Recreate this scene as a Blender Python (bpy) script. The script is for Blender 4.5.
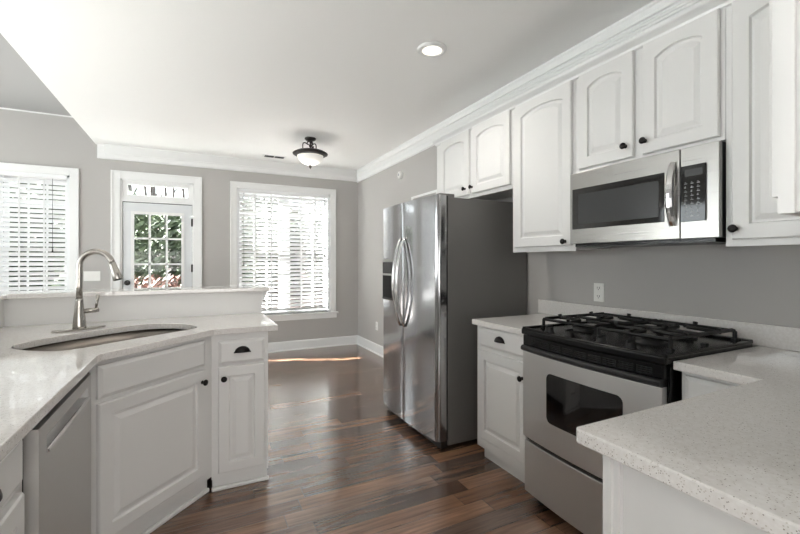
import bpy, bmesh, math, random
from mathutils import Matrix, Vector
random.seed(7)
for o in list(bpy.data.objects): bpy.data.objects.remove(o)
S = bpy.context.scene
COL = S.collection
PI = math.pi

# ------------------------------------------------------------------ camera
FPX, YAW, CY = 410.08, 0.46086, 261.47
cam_d = bpy.data.cameras.new('camera'); cam = bpy.data.objects.new('camera', cam_d); COL.objects.link(cam)
cam.location = (-2.2662, 0, 1.2899); cam.rotation_euler = (PI/2, 0, -YAW)
cam_d.sensor_fit = 'HORIZONTAL'; cam_d.sensor_width = 36; cam_d.lens = 36*FPX/800
cam_d.shift_y = (CY-267)/800; cam_d.clip_start = 0.03; cam_d.clip_end = 200
S.camera = cam

# ------------------------------------------------------------------ view, world, sun, added fill lamps
S.view_settings.view_transform = 'Standard'; S.view_settings.look = 'None'
S.view_settings.exposure = 0.74; S.view_settings.gamma = 1.0
S.view_settings.use_curve_mapping = False
W = bpy.data.worlds.new('sky'); S.world = W; W.use_nodes = True
bg = W.node_tree.nodes['Background']; bg.inputs[0].default_value = (.92, .955, 1, 1); 
def sky_nodes():   # sky much brighter on the sunny side behind the back wall than over the house
    t = W.node_tree; tc = t.nodes.new('ShaderNodeTexCoord'); d = t.nodes.new('ShaderNodeVectorMath'); d.operation = 'DOT_PRODUCT'
    d.inputs[1].default_value = Vector((-.35, .85, .40)).normalized(); t.links.new(tc.outputs['Generated'], d.inputs[0])
    mr = t.nodes.new('ShaderNodeMapRange'); mr.inputs[1].default_value = .0; mr.inputs[2].default_value = .85; mr.inputs[3].default_value = SKY_DIM; mr.inputs[4].default_value = SKY_BRIGHT
    t.links.new(d.outputs['Value'], mr.inputs[0]); t.links.new(mr.outputs[0], bg.inputs[1])
SKY_DIM, SKY_BRIGHT = 3.0, 3.6
sky_nodes()
def lamp(name, kind, loc, power, rot=None, color=(1, 1, 1), **kw):
    d = bpy.data.lights.new(name, kind); d.energy = power; d.color = color
    for k, v in kw.items(): setattr(d, k, v)
    o = bpy.data.objects.new(name, d); COL.objects.link(o); o.location = loc
    if rot is not None: o.rotation_euler = rot
    return o
sun_dir = Vector((.92, -.39, -.73)).normalized()
sun = lamp('sun', 'SUN', (-4, 12, 9), 110.0, color=(1, .985, .96), angle=.018)
sun.rotation_euler = sun_dir.to_track_quat('-Z', 'Y').to_euler()
# added fill lamps behind the camera and to the left, no windows there
lamp('front_fill', 'AREA', (-2.5, -4.36, 1.45), 112, (PI/2+.6, 0, 0), (1, .985, .97), shape='RECTANGLE', size=3.6, size_y=2.0)
lamp('left_fill', 'AREA', (-6.86, -1.6, 1.55), 30, (PI/2+.5, 0, -PI/2), (1, .985, .97), shape='RECTANGLE', size=3.6, size_y=2.0)

# ------------------------------------------------------------------ materials
def lin(c):
    return tuple(((v/255)/12.92 if v/255 <= .04045 else ((v/255+.055)/1.055)**2.4) for v in c) + (1,)
def mat(name, rgb, rough=.5, metal=0, spec=.5, coat=0, emit=None, estr=0, trans=0):
    m = bpy.data.materials.new(name); m.use_nodes = True
    b = m.node_tree.nodes['Principled BSDF']
    b.inputs['Base Color'].default_value = lin(rgb); b.inputs['Roughness'].default_value = rough
    b.inputs['Metallic'].default_value = metal; b.inputs['Specular IOR Level'].default_value = spec
    b.inputs['Coat Weight'].default_value = coat
    if emit: b.inputs['Emission Color'].default_value = lin(emit); b.inputs['Emission Strength'].default_value = estr
    return m
class N:
    def __init__(s, m): s.t = m.node_tree; s.n = s.t.nodes; s.b = s.n['Principled BSDF']
    def add(s, kind, **kw):
        n = s.n.new(kind)
        for k, v in kw.items(): setattr(n, k, v)
        return n
    def link(s, a, b): s.t.links.new(a, b)
    def math(s, op, a, b=None, c=None):
        n = s.add('ShaderNodeMath', operation=op)
        for i, v in enumerate((a, b, c)):
            if v is None: continue
            if isinstance(v, (int, float)): n.inputs[i].default_value = v
            else: s.link(v, n.inputs[i])
        return n.outputs[0]
    def ramp(s, fac, stops, interp='LINEAR'):
        r = s.add('ShaderNodeValToRGB'); r.color_ramp.interpolation = interp
        el = r.color_ramp.elements
        while len(el) < len(stops): el.new(.5)
        for e, (p, c) in zip(el, stops): e.position = p; e.color = lin(c)
        s.link(fac, r.inputs[0]); return r.outputs[0]
    def noise(s, vec, scale, detail=2, rough=.5):
        n = s.add('ShaderNodeTexNoise'); n.inputs['Scale'].default_value = scale
        n.inputs['Detail'].default_value = detail; n.inputs['Roughness'].default_value = rough
        s.link(vec, n.inputs['Vector']); return n.outputs['Fac']
    def pos(s): return s.add('ShaderNodeNewGeometry').outputs['Position']
    def objc(s): return s.add('ShaderNodeTexCoord').outputs['Object']
    def scaled(s, v, sc):
        m = s.add('ShaderNodeMapping'); m.inputs['Scale'].default_value = sc
        s.link(v, m.inputs['Vector']); return m.outputs[0]
    def bump(s, h, strength, dist=.01):
        b = s.add('ShaderNodeBump'); b.inputs['Strength'].default_value = strength; b.inputs['Distance'].default_value = dist
        s.link(h, b.inputs['Height']); s.link(b.outputs[0], s.b.inputs['Normal'])
    def mix(s, f, a, b, mode='MIX'):
        n = s.add('ShaderNodeMix', data_type='RGBA', blend_type=mode)
        for i, v in ((0, f), (6, a), (7, b)):
            if isinstance(v, (int, float)): n.inputs[i].default_value = v
            elif isinstance(v, tuple): n.inputs[i].default_value = v
            else: s.link(v, n.inputs[i])
        return n.outputs[2]

def paint(name, rgb, rough, b=.05, scale=180):
    m = mat(name, rgb, rough); k = N(m); k.bump(k.noise(k.pos(), scale), b, .002); return m
M = {}
M['wall'] = paint('greige wall paint', (181, 178, 175), .75, .12)
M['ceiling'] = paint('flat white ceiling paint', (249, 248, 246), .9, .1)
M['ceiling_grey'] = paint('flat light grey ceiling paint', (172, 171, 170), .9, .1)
M['trim'] = paint('white trim paint', (236, 236, 235), .38, .02)
M['cab'] = paint('white cabinet paint', (226, 225, 223), .36, .02, 60)
M['door_paint'] = paint('pale grey door paint', (222, 224, 226), .4, .02)
M['plastic'] = mat('white plastic', (238, 237, 233), .35)
M['black'] = mat('black enamel', (9, 9, 10), .25, spec=.3)
M['iron'] = mat('cast iron', (14, 14, 15), .45, spec=.35)
M['black_plastic'] = mat('black plastic', (17, 17, 18), .4)
M['black_glass'] = mat('black glass', (9, 9, 10), .06, coat=.5)
M['bronze'] = mat('dark bronze', (26, 23, 22), .38, .6)
M['fix_bronze'] = mat('dark bronze fixture', (44, 40, 38), .45, .4)
M['hole'] = mat('dark gap', (14, 13, 12), .8)
M['display'] = mat('grey display', (54, 55, 56), .2)
M['marks'] = mat('grey keypad print', (150, 152, 154), .5)
M['grey_side'] = paint('charcoal appliance side', (116, 114, 112), .42, .06, 400)
M['vinyl'] = mat('white window vinyl', (236, 237, 238), .35)
M['vent'] = mat('grey louver', (172, 170, 168), .5)

def steel(name, rgb, rough, sc):
    m = mat(name, rgb, rough, 1.0); k = N(m)
    n = k.noise(k.scaled(k.objc(), sc), 1.0, 3)
    k.link(k.math('MULTIPLY_ADD', n, .16, rough-.08), k.b.inputs['Roughness'])
    k.bump(n, .025, .001); return m
M['steel'] = steel('brushed stainless steel', (164, 162, 159), .30, (4, 4, 700))
M['steel_range'] = steel('satin stainless range front', (206, 205, 203), .46, (4, 4, 700))
M['steel_v'] = steel('brushed stainless appliance door', (182, 182, 184), .12, (500, 500, 5))
M['steel_sink'] = steel('satin sink steel', (122, 116, 110), .32, (60, 60, 60))
M['nickel'] = mat('brushed nickel', (178, 174, 168), .27, 1.0)
M['chrome'] = mat('polished steel', (214, 214, 214), .12, 1.0)

def quartz():
    m = mat('speckled white quartz', (226, 223, 218), .035, spec=.6); k = N(m); p = k.pos()
    v = k.add('ShaderNodeTexVoronoi'); v.inputs['Scale'].default_value = 260; k.link(p, v.inputs['Vector'])
    w = k.add('ShaderNodeSeparateColor'); k.link(v.outputs['Color'], w.inputs[0])
    near = k.math('LESS_THAN', v.outputs['Distance'], .33)
    dark = k.math('MULTIPLY', near, k.math('GREATER_THAN', w.outputs[0], .93))
    mid = k.math('MULTIPLY', near, k.math('LESS_THAN', w.outputs[0], .16))
    base = k.ramp(k.noise(p, 90, 3), [(.35, (220, 216, 212)), (.65, (229, 226, 223))])
    c = k.mix(k.math('MULTIPLY', mid, .8), base, lin((188, 180, 170)))
    c = k.mix(k.math('MULTIPLY', dark, .85), c, lin((126, 116, 106)))
    k.link(c, k.b.inputs['Base Color']); return m
M['quartz'] = quartz()

def planks():
    # satin clear coat over the boards
    m = mat('dark brown wood planks', (90, 66, 52), .33, spec=.8, coat=.7); k = N(m)
    xyz = k.add('ShaderNodeSeparateXYZ'); k.link(k.pos(), xyz.inputs[0]); x, y = xyz.outputs[0], xyz.outputs[1]
    wd, L = .112, .86
    yr = k.math('DIVIDE', y, wd); row = k.math('FLOOR', yr)
    wn = k.add('ShaderNodeTexWhiteNoise', noise_dimensions='1D'); k.link(row, wn.inputs['W'])
    xr = k.math('ADD', k.math('DIVIDE', x, L), k.math('MULTIPLY', wn.outputs['Value'], 7.31)); colm = k.math('FLOOR', xr)
    cmb = k.add('ShaderNodeCombineXYZ'); k.link(row, cmb.inputs[0]); k.link(colm, cmb.inputs[1])
    w2 = k.add('ShaderNodeTexWhiteNoise', noise_dimensions='2D'); k.link(cmb.outputs[0], w2.inputs['Vector'])
    tone = k.ramp(w2.outputs['Value'], [(0, (66, 52, 46)), (.2, (84, 66, 55)), (.4, (104, 80, 65)), (.6, (78, 66, 60)), (.8, (108, 88, 75)), (.92, (116, 90, 72)), (1, (128, 104, 88))])
    # grain, shifted per plank
    off = k.add('ShaderNodeVectorMath', operation='MULTIPLY_ADD')
    k.link(w2.outputs['Color'], off.inputs[0]); off.inputs[1].default_value = (13, 17, 0); k.link(k.pos(), off.inputs[2])
    g1 = k.noise(k.scaled(off.outputs[0], (2.2, 38, 1)), 1, 6, .62)
    g2 = k.noise(k.scaled(off.outputs[0], (5, 130, 1)), 1, 3, .6)
    blot = k.noise(k.scaled(off.outputs[0], (1.6, 7, 1)), 1, 2)
    f = k.math('ADD', k.math('MULTIPLY', g1, .6), k.math('ADD', k.math('MULTIPLY', g2, .2), k.math('MULTIPLY', blot, .35)))
    c = k.mix(1.0, tone, k.ramp(f, [(.40, (122, 117, 113)), (.52, (182, 177, 173)), (.60, (212, 207, 203)), (.74, (248, 242, 236))]), 'MULTIPLY')
    c = k.mix(1.0, c, (2.1, 1.98, 1.88, 1), 'MULTIPLY')
    fy = k.math('FRACT', yr); fx = k.math('FRACT', xr)
    gap = k.math('MAXIMUM', k.math('LESS_THAN', fy, .02), k.math('LESS_THAN', fx, .0028))
    c = k.mix(k.math('MULTIPLY', gap, .75), c, lin((30, 22, 18)))
    k.link(c, k.b.inputs['Base Color'])
    k.link(k.math('MULTIPLY_ADD', g1, .14, .12), k.b.inputs['Roughness'])
    h = k.math('SUBTRACT', k.math('MULTIPLY', g1, .5), gap)
    k.b.inputs['Coat Roughness'].default_value = .27
    k.bump(h, .22, .003); return m
M['floor'] = planks()

def glass():
    m = bpy.data.materials.new('window glass'); m.use_nodes = True; t = m.node_tree; t.nodes.clear()
    o = t.nodes.new('ShaderNodeOutputMaterial'); mx = t.nodes.new('ShaderNodeMixShader')
    tr = t.nodes.new('ShaderNodeBsdfTransparent'); tr.inputs[0].default_value = (.94, .96, .95, 1)
    gl = t.nodes.new('ShaderNodeBsdfGlossy'); gl.inputs['Roughness'].default_value = .02
    lw = t.nodes.new('ShaderNodeLayerWeight'); pw = t.nodes.new('ShaderNodeMath'); pw.operation = 'POWER'; pw.inputs[1].default_value = 5
    ma = t.nodes.new('ShaderNodeMath'); ma.operation = 'MULTIPLY_ADD'; ma.inputs[1].default_value = .9; ma.inputs[2].default_value = .01
    t.links.new(lw.outputs['Facing'], pw.inputs[0]); t.links.new(pw.outputs[0], ma.inputs[0]); t.links.new(ma.outputs[0], mx.inputs[0]); t.links.new(tr.outputs[0], mx.inputs[1]); t.links.new(gl.outputs[0], mx.inputs[2])
    t.links.new(mx.outputs[0], o.inputs[0]); return m
M['glass'] = glass()
M['bounce_carpet'] = paint('cream carpet', (98, 97, 96), .95, .3)  # for the unseen floor covering added to bounce sunlight
def translucent(name, rgb, w, rgb2=None):
    m = mat(name, rgb, .45); k = N(m)
    tl = k.add('ShaderNodeBsdfTranslucent'); tl.inputs[0].default_value = lin(rgb2 or rgb)
    mx = k.add('ShaderNodeMixShader'); mx.inputs[0].default_value = w
    k.link(k.b.outputs[0], mx.inputs[1]); k.link(tl.outputs[0], mx.inputs[2])
    k.link(mx.outputs[0], k.n['Material Output'].inputs[0]); return m
M['slat'] = translucent('white blind slat', (232, 232, 232), .08)
M['lamp_glass'] = mat('frosted lamp glass', (245, 243, 238), .35, emit=(255, 250, 240), estr=.16)
M['can_lens'] = mat('lit downlight lens', (250, 246, 236), .4, emit=(255, 247, 232), estr=1.0)
def leafy(name, stops):
    m = mat(name, (80, 90, 60), .7); k = N(m)
    k.link(k.ramp(k.noise(k.pos(), 9, 4, .7), stops), k.b.inputs['Base Color']); return m
M['ground'] = leafy('leaf litter ground', [(.3, (30, 22, 20)), (.48, (48, 35, 32)), (.6, (60, 46, 42)), (.75, (36, 28, 25))])
M['leaf_green'] = leafy('green leaves', [(.3, (22, 31, 19)), (.5, (42, 56, 34)), (.7, (78, 90, 58))])
M['leaf_red'] = leafy('reddish leaves', [(.3, (52, 32, 28)), (.5, (84, 54, 46)), (.7, (104, 80, 66))])
M['bark'] = leafy('grey bark', [(.3, (52, 49, 48)), (.6, (80, 76, 74))])

# ------------------------------------------------------------------ mesh building
class MB:
    def __init__(s): s.v = []; s.f = []; s.sm = []
    def _add(s, vs, fs, smooth=False):
        o = len(s.v); s.v += [tuple(p) for p in vs]
        for f in fs: s.f.append([o+i for i in f]); s.sm.append(smooth)
        return s
    def box(s, x0, x1, y0, y1, z0, z1):
        v = [(x, y, z) for z in (z0, z1) for y in (y0, y1) for x in (x0, x1)]
        return s._add(v, [(0, 2, 3, 1), (4, 5, 7, 6), (0, 1, 5, 4), (2, 6, 7, 3), (0, 4, 6, 2), (1, 3, 7, 5)])
    def prism(s, poly, z0, z1):
        n = len(poly); v = [(x, y, z0) for x, y in poly]+[(x, y, z1) for x, y in poly]
        return s._add(v, [tuple(range(n))[::-1], tuple(range(n, 2*n))]+[(i, (i+1) % n, n+(i+1) % n, n+i) for i in range(n)])
    def loops(s, L, cap0=True, cap1=True, smooth=False, closed=True):
        n = len(L[0]); v = [p for l in L for p in l]; f = []
        for k in range(len(L)-1):
            for i in range(n if closed else n-1):
                j = (i+1) % n; f.append((k*n+i, k*n+j, (k+1)*n+j, (k+1)*n+i))
        o = len(s.v); s._add(v, f, smooth)
        if cap0: s.f.append([o+i for i in range(n)][::-1]); s.sm.append(False)
        if cap1: s.f.append([o+(len(L)-1)*n+i for i in range(n)]); s.sm.append(False)
        return s
    def tube(s, pts, r, n=10, smooth=True):
        pts = [Vector(p) for p in pts]; rs = r if isinstance(r, (list, tuple)) else [r]*len(pts); L = []; up = None
        for i, p in enumerate(pts):
            d = (pts[min(i+1, len(pts)-1)]-pts[max(i-1, 0)]).normalized()
            if up is None: up = Vector((0, 0, 1)) if abs(d.z) < .9 else Vector((1, 0, 0))
            a = d.cross(up).normalized(); b = a.cross(d).normalized(); up = b
            L.append([p+(a*math.cos(t)+b*math.sin(t))*rs[i] for t in [2*PI*q/n for q in range(n)]])
        return s.loops(L, smooth=smooth)
    def lathe(s, prof, c, axis='z', n=24, smooth=True):
        L = []
        for r, h in prof:
            ring = []
            for q in range(n):
                t = 2*PI*q/n; a, b = max(r, 1e-5)*math.cos(t), max(r, 1e-5)*math.sin(t)
                ring.append({'z': (c[0]+a, c[1]+b, c[2]+h), 'y': (c[0]+a, c[1]+h, c[2]+b), 'x': (c[0]+h, c[1]+a, c[2]+b)}[axis])
            L.append(ring)
        return s.loops(L, smooth=smooth)
    def xform(s, mtx): s.v = [tuple(mtx @ Vector(p)) for p in s.v]; return s
    def obj(s, name, m, parent=None, bevel=0, seg=2):
        me = bpy.data.meshes.new(name); me.from_pydata(s.v, [], s.f)
        for p, q in zip(me.polygons, s.sm): p.use_smooth = q
        bm = bmesh.new(); bm.from_mesh(me); bmesh.ops.recalc_face_normals(bm, faces=bm.faces); bm.to_mesh(me); bm.free()
        me.materials.append(m if not isinstance(m, str) else M[m])
        o = bpy.data.objects.new(name, me); COL.objects.link(o)
        if parent is not None: o.parent = parent
        if bevel:
            b = o.modifiers.new('bevel', 'BEVEL'); b.width = bevel; b.segments = seg; b.limit_method = 'ANGLE'; b.angle_limit = .6
        return o
def box(*a): return MB().box(*a)
def tag(o, label, cat, group=None):
    o['label'] = label; o['category'] = cat
    if group: o['group'] = group
    return o
def thing(name, label, cat, loc=(0, 0, 0), rz=0, group=None):
    o = bpy.data.objects.new(name, None); COL.objects.link(o); o.empty_display_size = .1
    o.location = loc; o.rotation_euler = (0, 0, rz); return tag(o, label, cat, group)
def struct(o): o['kind'] = 'structure'; return o
def sthing(name, loc=(0, 0, 0)):
    o = bpy.data.objects.new(name, None); COL.objects.link(o); o.location = loc; return struct(o)

# ------------------------------------------------------------------ room shell
B = 6.053; CZ = 2.70; HZ = 3.0; XE = -3.35; XL = -7.0; YF = -4.5
struct(box(XL-.2, .2, YF-.2, B+.2, -.12, 0).obj('floor', 'floor'))
def wall_y(name, y0, y1, x0, x1, z1, holes):           # wall with rectangular holes (x0,x1,z0,z1)
    xs = sorted({x0, x1} | {h[0] for h in holes} | {h[1] for h in holes}); m = MB()
    for a, b in zip(xs, xs[1:]):
        hs = sorted([h for h in holes if h[0] <= a+1e-6 and h[1] >= b-1e-6], key=lambda h: h[2]); z = 0
        for h in hs:
            if h[2] > z: m.box(a, b, y0, y1, z, h[2])
            z = h[3]
        m.box(a, b, y0, y1, z, z1)
    return m
WIN2 = (-1.766, -.448, .53, 2.30); WIN1 = (-4.92, -3.60, .53, 2.30); DOOR = (-3.105, -2.295, 0, 2.31)
struct(wall_y('wall_back', B, B+.16, XL, 0, HZ, [WIN2, WIN1, DOOR]).obj('wall_back', 'wall'))
struct(box(0, .15, YF, B+.16, 0, HZ).obj('wall_right', 'wall'))
struct(box(XL-.15, XL, YF, .4, 0, HZ).box(XL-.15, XL, 5.2, B+.16, 0, HZ).box(XL-.15, XL, .4, 5.2, 0, .12).box(XL-.15, XL, .4, 5.2, 2.45, HZ).obj('wall_left', 'wall'))
w3 = sthing('sun_window_added'); mb = MB()  # unseen window added to let sun into the left room
for q in range(5): yy = .4+q*1.2; mb.box(XL-.1, XL-.03, yy-.035, yy+.035, .12, 2.45)
mb.box(XL-.1, XL-.03, .4, 5.2, .12, .18).box(XL-.1, XL-.03, .4, 5.2, 2.39, 2.45); mb.obj('frame', 'vinyl', w3)
box(XL-.07, XL-.065, .4, 5.2, .18, 2.39).obj('pane', 'glass', w3)
struct(box(XL, XE-.15, YF, B, 0, .012).obj('floor_bounce_carpet', 'bounce_carpet'))  # unseen floor layer, added to throw sunlight up at the ceiling
struct(box(XL, .15, YF-.15, YF, 0, HZ).obj('wall_front', 'wall'))
struct(box(-1.50, 0, -.14, -.02, 0, CZ).obj('wall_near', 'wall'))
struct(box(XE, .15, YF, B, CZ, HZ+.1).obj('ceiling', 'ceiling'))
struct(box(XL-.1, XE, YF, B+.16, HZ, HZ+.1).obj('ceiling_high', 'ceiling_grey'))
# half wall that carries the raised bar
struct(MB().prism([(-3.257, .3), (-3.257, 3.13), (-1.84, 3.13), (-1.84, 3.27), (-3.397, 3.27), (-3.397, .3)], 0, 1.073).obj('wall_bar', 'cab'))

def crown_profile(proj, h):  # (out from wall, down from ceiling)
    return [(0, 0), (proj, 0), (proj, -.012), (proj-.008, -.02), (proj*.78, -.034), (proj*.55, -.062), (proj*.42, -.078),
            (proj*.30, -.088), (proj*.30, -.096), (.016, -.104), (.016, -h+.03), (.022, -h+.026), (.022, -h+.012), (.012, -h), (0, -h)]
def sweep(prof, axis, base, a, b, sgn, ceil):
    L = []
    for q in (a, b):
        L.append([((q, base+sgn*d, ceil+z) if axis == 'x' else (base+sgn*d, q, ceil+z)) for d, z in prof])
    return MB().loops(L)
struct(sweep(crown_profile(.085, .165), 'x', B, -3.26, 0, -1, CZ).obj('trim_1', 'trim'))
struct(box(-3.335, -3.26, B-.016, B, CZ-.165, CZ).box(-3.335, -3.26, B-.022, B, CZ-.153, CZ-.139).obj('trim_2', 'trim'))
rp = [(0, 0), (.05, 0), (.05, -.012), (.042, -.02), (.038, -.05), (.045, -.056), (.045, -.066), (.034, -.07), (.034, -.08), (.03, -.084), (.03, -.094),
      (.024, -.098), (.024, -.11), (.018, -.114), (.018, -.15), (.022, -.154), (.022, -.166), (.012, -.178), (0, -.178)]
struct(sweep(rp, 'y', 0, -.02, B, -1, CZ).obj('trim_3', 'trim'))
struct(sweep([(0, 0), (.012, 0), (.012, -.008), (.0, -.014)], 'x', B, XL, XE, -1, HZ).obj('trim_4', 'trim'))
bp = [(0, .135), (.008, .135), (.012, .128), (.014, .11), (.014, .018), (.026, .012), (.028, 0), (0, 0)]
struct(sweep(bp, 'x', B, -2.2, 0, -1, 0).obj('baseboard_back', 'trim'))
struct(sweep(bp, 'y', 0, 3.2, B, -1, 0).obj('baseboard_right', 'trim'))

# ------------------------------------------------------------------ windows, blinds, door
def casing(mb, x0, x1, z0, z1, w, legs_to):   # casing round an opening, stepped profile
    y = B
    for a, b in ((x0-w, x0), (x1, x1+w)):
        mb.box(a, b, y-.018, y, legs_to, z1+w)
    mb.box(x0, x1, y-.018, y, z1, z1+w)
    mb.box(x0-w, x0-w+.022, y-.028, y-.018, legs_to, z1+w); mb.box(x1+w-.022, x1+w, y-.028, y-.018, legs_to, z1+w)
    mb.box(x0-w+.022, x1+w-.022, y-.028, y-.018, z1+w-.022, z1+w)
def window(name, W_):
    x0, x1, z0, z1 = W_; xm = (x0+x1)/2; r = sthing(name, (0, 0, 0))
    mb = MB(); casing(mb, x0, x1, z0, z1, .087, z0)
    mb.obj('casing', 'trim', r, .003)
    MB().box(x0-.12, x1+.12, B-.05, B+.03, z0-.028, z0).obj('stool', 'trim', r, .005)
    MB().box(x0-.10, x1+.10, B-.018, B, z0-.095, z0-.028).obj('apron', 'trim', r, .004)
    f = MB(); f.box(x0, x0+.03, B, B+.15, z0, z1).box(x1-.03, x1, B, B+.15, z0, z1).box(x0, x1, B, B+.15, z1-.03, z1).box(x0, x1, B+.03, B+.15, z0, z0+.03)
    f.box(xm-.04, xm+.04, B+.075, B+.15, z0, z1); f.obj('frame', 'vinyl', r)
    zm = 1.43
    for a, b in ((x0+.03, xm-.04), (xm+.04, x1-.03)):
        for k, (c, d, yy) in enumerate(((z0+.03, zm+.02, B+.09), (zm-.02, z1-.03, B+.115))):
            s_ = MB(); w = .04
            s_.box(a, a+w, yy, yy+.025, c, d).box(b-w, b, yy, yy+.025, c, d).box(a+w, b-w, yy, yy+.025, c, c+w).box(a+w, b-w, yy, yy+.025, d-w, d)
            for q in (1, 2):
                xx = a+w+(b-a-2*w)*q/3; s_.box(xx-.009, xx+.009, yy+.004, yy+.018, c+w, d-w)
            for q in (1, 2):
                zz = c+w+(d-c-2*w)*q/3; s_.box(a+w, b-w, yy+.005, yy+.017, zz-.009, zz+.009)
            so = s_.obj('sash', 'vinyl', r)
            box(a+w, b-w, yy+.009, yy+.013, c+w, d-w).obj('pane', 'glass', so)
    return r
window('window_1', WIN1); window('window_2', WIN2)
def blind(label, W_, tilt, raise_, cords, wand):
    x0, x1, z0, z1 = W_; x0 += .012; x1 -= .012
    r = thing('window_blind', label, 'blind', ((x0+x1)/2, B+.035, z0+raise_), 0, None)
    h = (x1-x0)/2; top = z1-(z0+raise_)
    MB().box(-h, h, -.03, .03, top-.05, top-.002).obj('headrail', 'slat', r, .004)
    MB().box(-h, h, -.025, .025, 0, .02).obj('bottom_rail', 'slat', r, .004)
    sl = MB(); z = .055; ct, st = math.cos(tilt), math.sin(tilt)
    while z < top-.06:
        L = []
        for x in (-h+.003, h-.003):
            ring = []
            for a, c in ((-.026, 0), (-.013, .0022), (0, .003), (.013, .0022), (.026, 0), (.013, .0005), (0, .001), (-.013, .0005)):
                ring.append((x, a*ct-c*st, z+a*st+c*ct))
            L.append(ring)
        sl.loops(L); z += .0555
    sl.obj('slats', 'slat', r)
    for c in cords:
        box(c-.008, c+.008, -.029, -.0275, .02, top-.05).obj('ladder_tape', 'slat', r)
    for c, dz in wand:
        MB().tube([(c, -.036, top-.05), (c, -.038, top-dz)], .0022, 6).tube([(c, -.038, top-dz), (c, -.038, top-dz-.05)], [.004, .008], 8).obj('pull_cord', 'iron' if dz > .6 else 'slat', r)
    return r
blind('white slatted blind over the wide window right of the glazed door', WIN2, -.88, .01, (-.42, -.2, .22, .43), ((.57, .9), (-.57, 1.02)))
blind('white slatted blind in the window at left edge of the photo', WIN1, -.88, .01, (-.42, -.2, .2, .42), ((.5, .85),))

# door with transom
D = sthing('door_1')
dx0, dx1 = -3.105, -2.295
mb = MB(); casing(mb, dx0, dx1, 0, 2.31, .095, 0); mb.obj('casing', 'trim', D, .003)
mb = MB().box(dx0, dx0+.02, B, B+.16, 0, 2.31).box(dx1-.02, dx1, B, B+.16, 0, 2.31).box(dx0, dx1, B, B+.16, 2.29, 2.31).box(dx0+.02, dx1-.02, B, B+.16, 2.035, 2.085)
mb.box(dx0+.02, dx1-.02, B+.04, B+.16, 0, .02); mb.obj('jamb', 'trim', D)
mb = MB(); ta, tb, tc, td = dx0+.02, dx1-.02, 2.085, 2.29; w = .055
mb.box(ta, ta+w, B+.02, B+.06, tc, td).box(tb-w, tb, B+.02, B+.06, tc, td).box(ta+w, tb-w, B+.02, B+.06, tc, tc+.042).box(ta+w, tb-w, B+.02, B+.06, td-.042, td)
for q in (1, 2, 3): pass
tr_ = mb.obj('transom', 'trim', D, .003)
box(ta+w, tb-w, B+.038, B+.042, tc+.042, td-.042).obj('pane', 'glass', tr_)
# door leaf
box(dx0+.02, dx1-.02, B+.03, B+.04, 2.022, 2.036).box(dx0+.019, dx0+.025, B+.03, B+.04, .02, 2.03).obj('gap_shade_strip', 'hole', D)  # dark strips put in for the shade in the gap round the leaf
lx0, lx1, lz1, ly0, ly1 = dx0+.026, dx1-.023, 2.026, B+.015, B+.058
ga, gb, gc, gd = -2.985, -2.42, .28, 1.905
mb = MB().box(lx0, ga, ly0, ly1, .012, lz1).box(gb, lx1, ly0, ly1, .012, lz1).box(ga, gb, ly0, ly1, .012, gc).box(ga, gb, ly0, ly1, gd, lz1)
leaf = mb.obj('door_leaf', 'door_paint', D)
mb = MB().box(ga-.012, ga+.022, ly0-.01, ly0+.01, gc-.012, gd+.012).box(gb-.022, gb+.012, ly0-.01, ly0+.01, gc-.012, gd+.012)
mb.box(ga+.022, gb-.022, ly0-.01, ly0+.01, gd-.022, gd+.012).box(ga+.022, gb-.022, ly0-.01, ly0+.01, gc-.012, gc+.022)
for q in (1, 2):
    xx = ga+(gb-ga)*q/3; mb.box(xx-.011, xx+.011, ly0-.006, ly0+.02, gc, gd)
for q in (1, 2, 3, 4):
    zz = gc+(gd-gc)*q/5; mb.box(ga, gb, ly0-.006, ly0+.02, zz-.011, zz+.011)
mb.obj('lite_grid', 'trim', leaf)
box(ga, gb, ly0+.021, ly0+.026, gc, gd).obj('pane', 'glass', leaf)
for zz in (1.80, 1.20, .25):
    box(lx1-.010, lx1+.010, B-.004, ly0+.004, zz-.05, zz+.05).obj('hinge', 'bronze', D)
MB().lathe([(.0, -.065), (.02, -.065), (.028, -.052), (.026, -.036), (.012, -.03), (.012, -.01), (.033, -.008), (.033, 0), (0, 0)], (-3.035, ly0, 1.025), 'y', 20).obj('door_knob', 'fix_bronze', leaf)

# ------------------------------------------------------------------ cabinet parts (local: x right, -y front, z up; face frame front at y=0)
def panel_loop(x0, x1, z0, z1, d, y, rise=0, NA=14):
    a, b = x0+d, x1-d; pts = [(a, y, z0+d), (b, y, z0+d)]
    for q in range(NA+1):
        s_ = 1-2*q/NA; pts.append(((a+b)/2+s_*(b-a)/2, y, z1-d-rise*(abs(s_)**2.4)))
    return pts
def raised(x0, x1, z0, z1, parent, arch=0, stile=.06, name='door'):
    P = lambda d, y, r=0: panel_loop(x0, x1, z0, z1, d, y, r)
    L = [P(0, 0), P(0, -.015), P(.0045, -.020), P(stile, -.020, arch), P(stile+.005, -.009, arch), P(stile+.014, -.009, arch), P(stile+.034, -.0175, arch), P(stile+.036, -.0185, arch), P(stile+.042, -.0185, arch)]
    return MB().loops(L).obj(name, 'cab', parent)
def drawer(x0, x1, z0, z1, parent):
    P = lambda d, y: panel_loop(x0, x1, z0, z1, d, y)
    return MB().loops([P(0, 0), P(0, -.012), P(.004, -.014), P(.016, -.020), P(.02, -.020)]).obj('drawer', 'cab', parent)
def knob(x, z, parent):
    return MB().lathe([(0, -.030), (.009, -.0295), (.0155, -.026), (.0165, -.022), (.013, -.016), (.006, -.012), (.006, -.003), (.010, -.002), (.010, 0), (0, 0)], (x, -.020, z), 'y', 20).obj('knob', 'bronze', parent)
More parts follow.
